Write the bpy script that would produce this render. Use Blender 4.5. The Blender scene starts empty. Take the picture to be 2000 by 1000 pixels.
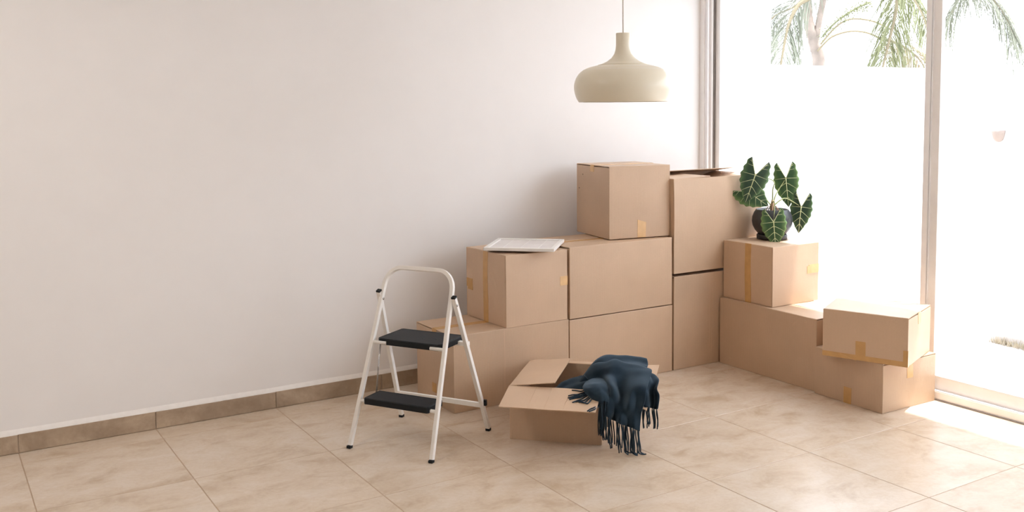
import bpy, bmesh, math, random
from mathutils import Vector, Matrix, noise
random.seed(7)
scn = bpy.context.scene
C = scn.collection
PI = math.pi

# ------------------------------------------------------------------ camera, sky, sun, exposure
cam_d = bpy.data.cameras.new('camera')
cam = bpy.data.objects.new('camera', cam_d)
C.objects.link(cam)
cam_d.lens = 33.72
cam_d.sensor_width = 36
cam_d.shift_y = -0.07
cam_d.clip_start = 0.05
R = [(0.84936122, -0.52773143, -0.00922246), (-0.04900497, -0.0614498, -0.99690643), (0.52553214, 0.84718561, -0.07805454)]
cam.matrix_world = Matrix(((R[0][0], -R[1][0], -R[2][0], -0.3283), (R[0][1], -R[1][1], -R[2][1], -4.6647),
                           (R[0][2], -R[1][2], -R[2][2], 1.5442), (0, 0, 0, 1)))
scn.camera = cam
world = bpy.data.worlds.new('sky')
scn.world = world
world.use_nodes = True
wbg = world.node_tree.nodes['Background']
wbg.inputs[0].default_value = (0.90, 0.955, 1.0, 1)
wbg.inputs[1].default_value = 5.0
sun_d = bpy.data.lights.new('sun', 'SUN')
sun_d.energy = 13.0
sun_d.angle = math.radians(1.0)
sun_d.color = (1.0, 0.97, 0.92)
sun = bpy.data.objects.new('sun', sun_d)
C.objects.link(sun)
sun.location = (6, -3, 8)
sun.rotation_euler = Vector((-0.18, 0.079, -1.0)).to_track_quat('-Z', 'Y').to_euler()
scn.view_settings.view_transform = 'Standard'
scn.view_settings.look = 'None'
scn.view_settings.gamma = 1
scn.view_settings.use_curve_mapping = False
scn.view_settings.exposure = 0.22
scn.cycles.max_bounces = 12
scn.cycles.diffuse_bounces = 8
scn.cycles.transparent_max_bounces = 16
scn.cycles.caustics_reflective = False
scn.cycles.caustics_refractive = False

# ------------------------------------------------------------------ materials
def new_mat(name):
    m = bpy.data.materials.new(name)
    m.use_nodes = True
    nt = m.node_tree
    b = nt.nodes['Principled BSDF']
    return m, nt, b

def nd(nt, t, **kw):
    n = nt.nodes.new(t)
    for k, v in kw.items():
        if k.startswith('i_'):
            n.inputs[k[2:].replace('_', ' ')].default_value = v
        else:
            setattr(n, k, v)
    return n

def ramp(nt, fac, stops):
    r = nt.nodes.new('ShaderNodeValToRGB')
    e = r.color_ramp.elements
    while len(e) < len(stops):
        e.new(0.5)
    for el, (p, c) in zip(e, stops):
        el.position = p
        el.color = (*c, 1)
    nt.links.new(fac, r.inputs[0])
    return r.outputs[0]

def mix(nt, fac, a, b, mode='MIX'):
    n = nt.nodes.new('ShaderNodeMix')
    n.data_type = 'RGBA'
    n.blend_type = mode
    for sock, v in ((n.inputs[0], fac), (n.inputs[6], a), (n.inputs[7], b)):
        if isinstance(v, (int, float)):
            sock.default_value = v
        elif isinstance(v, tuple):
            sock.default_value = (*v, 1)
        else:
            nt.links.new(v, sock)
    return n.outputs[2]

def bump(nt, b, height, strength, dist=0.01):
    n = nt.nodes.new('ShaderNodeBump')
    n.inputs['Strength'].default_value = strength
    n.inputs['Distance'].default_value = dist
    nt.links.new(height, n.inputs['Height'])
    nt.links.new(n.outputs[0], b.inputs['Normal'])

def simple(name, col, rough=0.5, metal=0.0, spec=0.5, nscale=40, namp=0.06, bstr=0.1):
    m, nt, b = new_mat(name)
    tc = nd(nt, 'ShaderNodeTexCoord')
    n = nd(nt, 'ShaderNodeTexNoise')
    n.inputs['Scale'].default_value = nscale
    n.inputs['Detail'].default_value = 4
    nt.links.new(tc.outputs['Object'], n.inputs['Vector'])
    lo = tuple(c * (1 - namp) for c in col)
    hi = tuple(min(1, c * (1 + namp)) for c in col)
    nt.links.new(ramp(nt, n.outputs[0], [(0.3, lo), (0.7, hi)]), b.inputs['Base Color'])
    b.inputs['Roughness'].default_value = rough
    b.inputs['Metallic'].default_value = metal
    b.inputs['Specular IOR Level'].default_value = spec
    if bstr:
        bump(nt, b, n.outputs[0], bstr, 0.002)
    return m

def tile_mat(name, dark, mid, light, rough):
    m, nt, b = new_mat(name)
    tc = nd(nt, 'ShaderNodeTexCoord')
    oi = nd(nt, 'ShaderNodeObjectInfo')
    mul = nd(nt, 'ShaderNodeMath', operation='MULTIPLY')
    mul.inputs[1].default_value = 37.0
    nt.links.new(oi.outputs['Random'], mul.inputs[0])
    add = nd(nt, 'ShaderNodeVectorMath', operation='ADD')
    nt.links.new(tc.outputs['Object'], add.inputs[0])
    nt.links.new(mul.outputs[0], add.inputs[1])
    mp = nd(nt, 'ShaderNodeMapping')
    mp.inputs['Scale'].default_value = (1.0, 1.45, 1.0)
    mp.inputs['Rotation'].default_value = (0, 0, 0.35)
    nt.links.new(add.outputs[0], mp.inputs['Vector'])
    n1 = nd(nt, 'ShaderNodeTexNoise')
    n1.inputs['Scale'].default_value = 4.6
    n1.inputs['Detail'].default_value = 9
    n1.inputs['Roughness'].default_value = 0.62
    n1.inputs['Distortion'].default_value = 0.45
    nt.links.new(mp.outputs[0], n1.inputs['Vector'])
    c = ramp(nt, n1.outputs[0], [(0.30, dark), (0.48, mid), (0.64, light)])
    # hairline veins
    n2 = nd(nt, 'ShaderNodeTexNoise')
    n2.inputs['Scale'].default_value = 5.0
    n2.inputs['Detail'].default_value = 6
    n2.inputs['Distortion'].default_value = 2.2
    nt.links.new(mp.outputs[0], n2.inputs['Vector'])
    v = ramp(nt, n2.outputs[0], [(0.485, (0, 0, 0)), (0.5, (1, 1, 1)), (0.515, (0, 0, 0))])
    vm = nd(nt, 'ShaderNodeMath', operation='MULTIPLY')
    vm.inputs[1].default_value = 0.18
    nt.links.new(v, vm.inputs[0])
    c = mix(nt, vm.outputs[0], c, dark)
    n3 = nd(nt, 'ShaderNodeTexNoise')
    n3.inputs['Scale'].default_value = 60
    n3.inputs['Detail'].default_value = 5
    nt.links.new(add.outputs[0], n3.inputs['Vector'])
    c = mix(nt, 0.10, c, n3.outputs[0], 'OVERLAY')
    nt.links.new(c, b.inputs['Base Color'])
    b.inputs['Roughness'].default_value = rough
    b.inputs['Specular IOR Level'].default_value = 0.75
    bump(nt, b, n1.outputs[0], 0.06, 0.004)
    return m

def card_mat(name, col, seed, stripe=0.5):
    m, nt, b = new_mat(name)
    tc = nd(nt, 'ShaderNodeTexCoord')
    add = nd(nt, 'ShaderNodeVectorMath', operation='ADD')
    add.inputs[1].default_value = (seed * 3.1, seed * 1.7, seed * 2.3)
    nt.links.new(tc.outputs['Object'], add.inputs[0])
    big = nd(nt, 'ShaderNodeTexNoise')
    big.inputs['Scale'].default_value = 3.5
    big.inputs['Detail'].default_value = 3
    nt.links.new(add.outputs[0], big.inputs['Vector'])
    fine = nd(nt, 'ShaderNodeTexNoise')
    fine.inputs['Scale'].default_value = 260
    fine.inputs['Detail'].default_value = 3
    nt.links.new(add.outputs[0], fine.inputs['Vector'])
    sep = nd(nt, 'ShaderNodeSeparateXYZ')
    nt.links.new(tc.outputs['Object'], sep.inputs[0])
    sm = nd(nt, 'ShaderNodeMath', operation='ADD')
    nt.links.new(sep.outputs[0], sm.inputs[0])
    nt.links.new(sep.outputs[1], sm.inputs[1])
    fr = nd(nt, 'ShaderNodeMath', operation='MULTIPLY')
    fr.inputs[1].default_value = 2 * PI / 0.0075
    nt.links.new(sm.outputs[0], fr.inputs[0])
    sn = nd(nt, 'ShaderNodeMath', operation='SINE')
    nt.links.new(fr.outputs[0], sn.inputs[0])
    c1 = ramp(nt, big.outputs[0], [(0.3, tuple(x * 0.93 for x in col)), (0.7, tuple(x * 1.06 for x in col))])
    c2 = mix(nt, 0.09, c1, fine.outputs[0], 'OVERLAY')
    st = nd(nt, 'ShaderNodeMath', operation='MULTIPLY_ADD')
    st.inputs[1].default_value = 0.055 * stripe
    st.inputs[2].default_value = 0.05
    nt.links.new(sn.outputs[0], st.inputs[0])
    c3 = mix(nt, st.outputs[0], c2, tuple(x * 0.45 for x in col))
    # faint scuffs
    sc = nd(nt, 'ShaderNodeTexNoise')
    sc.inputs['Scale'].default_value = 9
    sc.inputs['Detail'].default_value = 8
    sc.inputs['Distortion'].default_value = 1.5
    nt.links.new(add.outputs[0], sc.inputs['Vector'])
    sf = ramp(nt, sc.outputs[0], [(0.66, (0, 0, 0)), (0.78, (0.25, 0.25, 0.25))])
    c4 = mix(nt, sf, c3, tuple(min(1, x * 1.3) for x in col))
    nt.links.new(c4, b.inputs['Base Color'])
    b.inputs['Roughness'].default_value = 0.46
    b.inputs['Specular IOR Level'].default_value = 0.6
    hs = nd(nt, 'ShaderNodeMath', operation='MULTIPLY_ADD')
    hs.inputs[1].default_value = 0.12 * stripe
    nt.links.new(sn.outputs[0], hs.inputs[0])
    nt.links.new(big.outputs[0], hs.inputs[2])
    bump(nt, b, hs.outputs[0], 0.35, 0.006)
    return m

M = {}
M['wall'] = simple('wall_paint', (0.81, 0.795, 0.79), 0.75, spec=0.3, nscale=7, namp=0.008, bstr=0.10)
M['wall_dimmed'] = simple('unseen_wall_dimmed', (0.34, 0.30, 0.27), 0.8, nscale=7, namp=0.01, bstr=0.1)  # unseen side and rear walls, made dark to deepen shade on the boxes
M['white_paint'] = simple('trim_paint', (0.86, 0.84, 0.82), 0.6, nscale=30, namp=0.03, bstr=0.3)
M['ceiling'] = simple('ceiling_paint', (0.86, 0.85, 0.83), 0.8, nscale=8, namp=0.01)
M['tile'] = tile_mat('beige_floor_tile', (0.50, 0.385, 0.275), (0.60, 0.49, 0.38), (0.64, 0.545, 0.445), 0.27)
M['skirt'] = tile_mat('brown_skirting_tile', (0.27, 0.19, 0.125), (0.37, 0.275, 0.19), (0.47, 0.365, 0.26), 0.45)
M['grout'] = simple('grout', (0.40, 0.29, 0.20), 0.9, nscale=90, namp=0.15)
M['grout_light'] = simple('grout_light', (0.62, 0.52, 0.42), 0.9, nscale=90, namp=0.08)
KR = (0.585, 0.415, 0.283)
M['card'] = [card_mat('cardboard_%d' % i, tuple(c * f for c in KR), i * 5.3 + 1, s) for i, (f, s) in
             enumerate([(0.97, 1.0), (1.0, 0.5), (1.02, 0.4), (0.96, 0.8)])]
M['card_lite'] = card_mat('cardboard_crease', tuple(c * 1.1 for c in KR), 3.3, 0.2)
M['tape'] = simple('packing_tape', (0.55, 0.32, 0.125), 0.25, nscale=25, namp=0.08, bstr=0.15)
M['tape_pale'] = simple('packing_tape_pale', (0.70, 0.45, 0.22), 0.25, nscale=25, namp=0.08, bstr=0.15)
M['alu'] = simple('window_aluminium', (0.90, 0.885, 0.88), 0.38, metal=0.0, nscale=15, namp=0.02, bstr=0.03)
M['alu_white'] = simple('window_bead', (0.86, 0.86, 0.88), 0.3, nscale=15, namp=0.01, bstr=0)
M['alu_dark'] = simple('window_gasket', (0.22, 0.20, 0.19), 0.6, nscale=20, namp=0.1, bstr=0)
M['ladder_white'] = simple('ladder_white_enamel', (0.83, 0.81, 0.78), 0.32, nscale=20, namp=0.03, bstr=0.05)
M['black'] = simple('black_rubber', (0.008, 0.010, 0.013), 0.6, spec=0.3, nscale=60, namp=0.2)
M['chrome'] = simple('steel_wire', (0.6, 0.6, 0.6), 0.25, metal=1.0, nscale=20, namp=0.03, bstr=0)
M['frame_white'] = simple('white_plastic_frame', (0.84, 0.82, 0.80), 0.4, nscale=20, namp=0.01, bstr=0.02)
M['frame_back'] = simple('white_frame_panel', (0.74, 0.70, 0.69), 0.5, nscale=20, namp=0.01, bstr=0.02)
M['lamp'] = simple('lamp_beige_enamel', (0.76, 0.71, 0.58), 0.30, nscale=8, namp=0.02, bstr=0)
M['lamp_in'] = simple('lamp_inside_white', (0.8, 0.78, 0.72), 0.5, nscale=8, namp=0.01, bstr=0)
M['cord'] = simple('lamp_cord_fabric', (0.66, 0.62, 0.56), 0.7, nscale=200, namp=0.1)
M['pot'] = simple('black_clay_pot', (0.035, 0.037, 0.042), 0.42, nscale=18, namp=0.35, bstr=0.15)
M['soil'] = simple('soil', (0.03, 0.022, 0.016), 0.95, nscale=80, namp=0.5, bstr=1)
M['root'] = simple('pale_root', (0.42, 0.27, 0.16), 0.7, nscale=60, namp=0.2)
M['stem'] = simple('plant_stem', (0.36, 0.42, 0.20), 0.5, nscale=30, namp=0.2)
M['vein'] = simple('leaf_vein', (0.66, 0.72, 0.42), 0.5, nscale=30, namp=0.08, bstr=0)
M['ext_wall'] = simple('garden_wall_render', (0.82, 0.81, 0.81), 0.9, nscale=12, namp=0.03, bstr=0.6)
M['ext_ground'] = simple('terrace_concrete', (0.62, 0.61, 0.60), 0.9, nscale=5, namp=0.04, bstr=0.2)
M['grass'] = simple('dry_grass', (0.58, 0.52, 0.40), 0.9, nscale=20, namp=0.25)
M['trunk'] = simple('palm_trunk', (0.25, 0.205, 0.175), 0.9, nscale=9, namp=0.25, bstr=1)
M['leaflet'] = simple('palm_leaflet', (0.14, 0.15, 0.07), 0.6, nscale=3, namp=0.3, bstr=0)
M['leaflet_grey'] = simple('palm_leaflet_greyish', (0.17, 0.18, 0.135), 0.6, nscale=3, namp=0.3, bstr=0)
M['leaflet_dry'] = simple('palm_leaflet_dry', (0.25, 0.205, 0.13), 0.7, nscale=3, namp=0.25, bstr=0)
M['rachis'] = simple('palm_rachis', (0.20, 0.165, 0.10), 0.6, nscale=6, namp=0.15, bstr=0)
M['lamp_out'] = simple('wall_lamp_clay', (0.42, 0.35, 0.31), 0.7, nscale=20, namp=0.05)

# leaf material: dark green, paler towards the rim, by a stored attribute
def leaf_mat(name, dark, lite):
    m, nt, b = new_mat(name)
    at = nd(nt, 'ShaderNodeAttribute', attribute_name='rim')
    tc = nd(nt, 'ShaderNodeTexCoord')
    n = nd(nt, 'ShaderNodeTexNoise')
    n.inputs['Scale'].default_value = 30
    nt.links.new(tc.outputs['Object'], n.inputs['Vector'])
    ad = nd(nt, 'ShaderNodeMath', operation='MULTIPLY_ADD')
    ad.inputs[1].default_value = 0.35
    nt.links.new(n.outputs[0], ad.inputs[0])
    nt.links.new(at.outputs['Fac'], ad.inputs[2])
    c = ramp(nt, ad.outputs[0], [(0.15, dark), (0.75, tuple((a + q) / 2 for a, q in zip(dark, lite))), (1.1, lite)])
    nt.links.new(c, b.inputs['Base Color'])
    b.inputs['Roughness'].default_value = 0.42
    bump(nt, b, n.outputs[0], 0.2, 0.004)
    return m
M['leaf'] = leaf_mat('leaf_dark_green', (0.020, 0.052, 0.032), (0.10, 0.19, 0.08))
M['leaf_lit'] = leaf_mat('leaf_lit_green', (0.036, 0.095, 0.042), (0.16, 0.28, 0.10))  # brighter copy of the leaf green, being lit is put into the colour

# wool
def wool_mat():
    m, nt, b = new_mat('navy_wool')
    tc = nd(nt, 'ShaderNodeTexCoord')
    w = nd(nt, 'ShaderNodeTexWave')
    w.inputs['Scale'].default_value = 120
    w.inputs['Distortion'].default_value = 1.5
    w.bands_direction = 'DIAGONAL'
    nt.links.new(tc.outputs['Object'], w.inputs['Vector'])
    n = nd(nt, 'ShaderNodeTexNoise')
    n.inputs['Scale'].default_value = 14
    n.inputs['Detail'].default_value = 6
    nt.links.new(tc.outputs['Object'], n.inputs['Vector'])
    c = ramp(nt, n.outputs[0], [(0.3, (0.010, 0.021, 0.034)), (0.7, (0.020, 0.037, 0.055))])
    nt.links.new(c, b.inputs['Base Color'])
    b.inputs['Roughness'].default_value = 0.95
    b.inputs['Specular IOR Level'].default_value = 0.15
    b.inputs['Sheen Weight'].default_value = 0.34
    b.inputs['Sheen Roughness'].default_value = 0.45
    b.inputs['Sheen Tint'].default_value = (0.5, 0.66, 0.82, 1)
    bump(nt, b, w.outputs['Fac'], 0.25, 0.002)
    return m
M['wool'] = wool_mat()

# clear glass with a faint grey tint
gm = bpy.data.materials.new('window_glass')
gm.use_nodes = True
nt = gm.node_tree
nt.nodes.clear()
out = nd(nt, 'ShaderNodeOutputMaterial')
tr = nd(nt, 'ShaderNodeBsdfTransparent')
tr.inputs[0].default_value = (0.93, 0.93, 0.945, 1)
gl = nd(nt, 'ShaderNodeBsdfGlossy')
gl.inputs['Roughness'].default_value = 0.02
lw = nd(nt, 'ShaderNodeLayerWeight')
lw.inputs[0].default_value = 0.5
pw = nd(nt, 'ShaderNodeMath', operation='POWER')
pw.inputs[1].default_value = 5
nt.links.new(lw.outputs['Facing'], pw.inputs[0])
fr = nd(nt, 'ShaderNodeMath', operation='MULTIPLY_ADD')
fr.inputs[1].default_value = 0.5
fr.inputs[2].default_value = 0.02
nt.links.new(pw.outputs[0], fr.inputs[0])
mx = nd(nt, 'ShaderNodeMixShader')
nt.links.new(fr.outputs[0], mx.inputs[0])
nt.links.new(tr.outputs[0], mx.inputs[1])
nt.links.new(gl.outputs[0], mx.inputs[2])
nt.links.new(mx.outputs[0], out.inputs[0])
M['glass'] = gm

# ------------------------------------------------------------------ builders
class MB:
    def __init__(s):
        s.v = []
        s.f = []
        s.smooth = []
    def add(s, vs, fs, smooth=False):
        o = len(s.v)
        s.v += [tuple(v) for v in vs]
        s.f += [tuple(i + o for i in f) for f in fs]
        s.smooth += [smooth] * len(fs)
    def box(s, a, b, m=None):
        x0, y0, z0 = a
        x1, y1, z1 = b
        vs = [Vector(p) for p in ((x0, y0, z0), (x1, y0, z0), (x1, y1, z0), (x0, y1, z0), (x0, y0, z1), (x1, y0, z1), (x1, y1, z1), (x0, y1, z1))]
        if m is not None:
            vs = [m @ v for v in vs]
        s.add(vs, [(0, 3, 2, 1), (4, 5, 6, 7), (0, 1, 5, 4), (1, 2, 6, 5), (2, 3, 7, 6), (3, 0, 4, 7)])
    def tube(s, pts, r, n=8, smooth=True, up=None, cap=True):
        pts = [Vector(p) for p in pts]
        rs = r if isinstance(r, (list, tuple)) else [r] * len(pts)
        vs = []
        ref = Vector(up) if up else None
        prev = None
        for i, p in enumerate(pts):
            t = (pts[min(i + 1, len(pts) - 1)] - pts[max(i - 1, 0)]).normalized()
            if ref is None:
                ref = Vector((0, 0, 1)) if abs(t.z) < 0.9 else Vector((1, 0, 0))
            a = prev if prev is not None else ref
            x = (a - t * a.dot(t))
            if x.length < 1e-6:
                x = t.orthogonal()
            x.normalize()
            prev = x
            y = t.cross(x)
            for k in range(n):
                an = 2 * PI * (k + 0.5) / n
                vs.append(p + x * rs[i] * math.cos(an) + y * rs[i] * math.sin(an))
        fs = []
        for i in range(len(pts) - 1):
            for k in range(n):
                a, b = i * n + k, i * n + (k + 1) % n
                fs.append((a, b, b + n, a + n))
        if cap:
            fs.append(tuple(range(n))[::-1])
            fs.append(tuple(range((len(pts) - 1) * n, len(pts) * n)))
        s.add(vs, fs, smooth)
    def grid(s, rows, smooth=True):
        nr, nc = len(rows), len(rows[0])
        s.add([p for r in rows for p in r], [(i * nc + j, i * nc + j + 1, (i + 1) * nc + j + 1, (i + 1) * nc + j) for i in range(nr - 1) for j in range(nc - 1)], smooth)
    def lathe(s, prof, n=64, loc=(0, 0, 0)):
        vs = []
        for r, z in prof:
            for k in range(n):
                a = 2 * PI * k / n
                vs.append((loc[0] + r * math.cos(a), loc[1] + r * math.sin(a), loc[2] + z))
        fs = [(i * n + k, i * n + (k + 1) % n, (i + 1) * n + (k + 1) % n, (i + 1) * n + k) for i in range(len(prof) - 1) for k in range(n)]
        s.add(vs, fs, True)
    def build(s, name, mat, parent=None, bevel=0, seg=2, solid=0, subsurf=0, kind=None, label=None):
        me = bpy.data.meshes.new(name)
        me.from_pydata(s.v, [], s.f)
        me.polygons.foreach_set('use_smooth', s.smooth)
        me.materials.append(mat)
        me.update()
        o = bpy.data.objects.new(name, me)
        C.objects.link(o)
        if parent is not None:
            o.parent = parent
        if solid:
            md = o.modifiers.new('solid', 'SOLIDIFY')
            md.thickness = solid
            md.offset = 0
        if subsurf:
            md = o.modifiers.new('sub', 'SUBSURF')
            md.levels = md.render_levels = subsurf
        if bevel:
            md = o.modifiers.new('bevel', 'BEVEL')
            md.width = bevel
            md.segments = seg
            md.limit_method = 'ANGLE'
            md.angle_limit = math.radians(40)
            md.harden_normals = False
        if kind:
            o['kind'] = kind
        if label:
            o['label'] = label
        return o

def empty(name, loc=(0, 0, 0), rz=0, label=None, cat=None, group=None, kind=None, parent=None):
    o = bpy.data.objects.new(name, None)
    o.empty_display_size = 0.1
    C.objects.link(o)
    o.location = loc
    o.rotation_euler = (0, 0, rz)
    if label: o['label'] = label
    if cat: o['category'] = cat
    if group: o['group'] = group
    if kind: o['kind'] = kind
    if parent is not None: o.parent = parent
    return o

def boxobj(name, a, b, mat, parent=None, bevel=0, kind=None, label=None, rot=None):
    m = MB()
    m.box(a, b, rot)
    return m.build(name, mat, parent, bevel=bevel, kind=kind, label=label)

# ------------------------------------------------------------------ setting: room
XW, YW, H = 4.155, 0.167, 2.72           # window plane, long wall plane, ceiling height
X0, Y0 = -3.6, -9.6
boxobj('wall_back', (X0 - 0.2, YW, -0.1), (XW + 0.15, YW + 0.2, H), M['wall'], kind='structure')
boxobj('wall_left', (X0 - 0.2, Y0, -0.1), (X0, YW, H), M['wall_dimmed'], kind='structure')
boxobj('ceiling', (X0 - 0.2, Y0 - 0.2, H), (XW + 0.15, YW + 0.2, H + 0.2), M['ceiling'], kind='structure')
boxobj('wall_right', (XW, Y0, 2.52), (XW + 0.15, YW, H), M['wall'], kind='structure')
# wall behind the camera, solid and out of view, darkened to cut bounce light
wf = MB()
wf.box((X0 - 0.2, Y0 - 0.2, -0.1), (X0 + 0.5, Y0, H))
wf.box((XW - 0.5, Y0 - 0.2, -0.1), (XW + 0.15, Y0, H))
wf.box((X0 + 0.5, Y0 - 0.2, 2.5), (XW - 0.5, Y0, H))
wf.box((X0 + 0.5, Y0 - 0.2, -0.1), (XW - 0.5, Y0, 2.5))
wf.build('wall_front', M['wall_dimmed'], kind='structure')

# floor: grout bed and one object per tile
floor = boxobj('floor', (X0 - 0.2, Y0 - 0.2, -0.12), (XW + 0.15, YW, -0.0009), M['grout'], kind='structure')
G = 0.0019
xs = [X0] + [k * 0.6 for k in range(-5, 7)] + [XW]
ys = [YW - 0.008] + [-0.6 * k for k in range(0, 16)] + [Y0]
tile_mesh = {}
for i in range(len(xs) - 1):
    for j in range(len(ys) - 1):
        w, d = xs[i + 1] - xs[i] - 2 * G, ys[j] - ys[j + 1] - 2 * G
        if w < 0.02 or d < 0.02:
            continue
        key = (round(w, 3), round(d, 3))
        if key not in tile_mesh:
            m = MB()
            e = 0.0012
            a, b = w / 2, d / 2
            vs = [(-a, -b, -.008), (a, -b, -.008), (a, b, -.008), (-a, b, -.008), (-a, -b, -.0007), (a, -b, -.0007), (a, b, -.0007), (-a, b, -.0007),
                  (-a + e, -b + e, 0), (a - e, -b + e, 0), (a - e, b - e, 0), (-a + e, b - e, 0)]
            fs = [(0, 1, 5, 4), (1, 2, 6, 5), (2, 3, 7, 6), (3, 0, 4, 7), (4, 5, 9, 8), (5, 6, 10, 9), (6, 7, 11, 10), (7, 4, 8, 11), (8, 9, 10, 11)]
            m.add(vs, fs)
            o = m.build('tile', M['tile'], floor)
            tile_mesh[key] = o.data
        else:
            o = bpy.data.objects.new('tile', tile_mesh[key])
            C.objects.link(o)
            o.parent = floor
        o.location = ((xs[i] + xs[i + 1]) / 2, (ys[j] + ys[j + 1]) / 2, 0)

# skirting of cut tiles along the long wall
bb = boxobj('baseboard_back', (X0, YW - 0.004, -0.002), (XW, YW + 0.001, 0.083), M['grout_light'], kind='structure')
skm = None
bx = [X0] + [k * 0.6 for k in range(-5, 7)] + [XW]
for i in range(len(bx) - 1):
    w = bx[i + 1] - bx[i] - 0.0045
    o = boxobj('tile', (-w / 2, YW - 0.010 - random.uniform(0, 0.0012), 0.001), (w / 2, YW - 0.004, 0.0855 + random.uniform(-0.001, 0.001)), M['skirt'], bb, bevel=0.0012)
    o.location.x = (bx[i] + bx[i + 1]) / 2
# ragged paint ledge above the skirting
m = MB()
N = 400
rows = [[], [], []]
for k in range(N + 1):
    x = X0 + (XW - X0) * k / N
    n1 = noise.noise(Vector((x * 9, 0, 0))) * 0.004 + noise.noise(Vector((x * 40, 3, 0))) * 0.002
    rows[0].append((x, YW - 0.0085, 0.085 + n1 * 0.6))
    rows[1].append((x, YW - 0.0090, 0.089 + n1 * 0.3))
    rows[2].append((x, YW + 0.001, 0.112 + noise.noise(Vector((x * 3, 8, 0))) * 0.003))
m.grid([r[::-1] for r in rows][::-1])
m.build('trim_1', M['white_paint'], kind='structure')

# ------------------------------------------------------------------ setting: sliding window wall
win = empty('window_1', (XW, 0, 0), kind='structure')
def wb(name, a, b, mat='alu', bevel=0.002, label=None):
    return boxobj(name, (a[0] - XW, a[1], a[2]), (b[0] - XW, b[1], b[2]), M[mat], win, bevel=bevel, label=label)
ZT = 2.52
wb('sill', (4.158, Y0, 0.0), (4.30, YW, 0.046))
wb('gasket', (4.150, Y0, 0.0), (4.158, YW, 0.006), 'alu_dark', 0, 'dark gasket line')
wb('sill_bead', (4.160, Y0, 0.046), (4.172, YW, 0.051), 'alu_white', 0.001)
wb('head_rail', (4.158, Y0, ZT - 0.06), (4.30, YW, ZT))
# jamb against the long wall: stepped profiles
wb('jamb', (4.158, 0.125, 0.046), (4.30, YW, ZT - 0.06))
wb('jamb_bead', (4.165, 0.100, 0.046), (4.30, 0.125, ZT - 0.06), 'alu_white', 0.003)
wb('jamb_step', (4.185, 0.082, 0.046), (4.30, 0.100, ZT - 0.06))
wb('gasket', (4.200, 0.076, 0.046), (4.25, 0.082, ZT - 0.06), 'alu_dark', 0)
sash_y = [(0.076, -1.545), (-1.549, -3.20), (-3.20, -4.82), (-4.82, -6.45), (-6.45, -8.05)]
for i, (ya, yb) in enumerate(sash_y):
    xo = 4.215 if i % 2 == 0 else 4.185
    st = 0.040 if i == 0 else 0.052
    wb('stile', (xo, ya - st, 0.05), (xo + 0.028, ya, ZT - 0.06))
    wb('stile', (xo, yb, 0.05), (xo + 0.028, yb + 0.056, ZT - 0.06))
    wb('bottom_rail', (xo, yb, 0.05), (xo + 0.028, ya, 0.118))
    wb('top_rail', (xo, yb, ZT - 0.12), (xo + 0.028, ya, ZT - 0.06))
    wb('pane', (xo + 0.011, yb + 0.05, 0.112), (xo + 0.016, ya - st + 0.004, ZT - 0.115), 'glass', 0)
    wb('glazing_bead', (xo - 0.001, yb + 0.056, 0.118), (xo + 0.010, ya - st, 0.122), 'alu_white', 0)
wb('stile_bead', (4.178, -1.5495, 0.05), (4.190, -1.5455, ZT - 0.06), 'alu_white', 0)
wb('stile_bead', (4.178, -1.558, 0.05), (4.1865, -1.5535, ZT - 0.06), 'alu_white', 0)
wb('stile', (4.215, -8.1, 0.05), (4.243, -8.05, ZT - 0.06))
wb('pane', (4.225, Y0, 0.112), (4.230, -8.1, ZT - 0.115), 'glass', 0)

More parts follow.
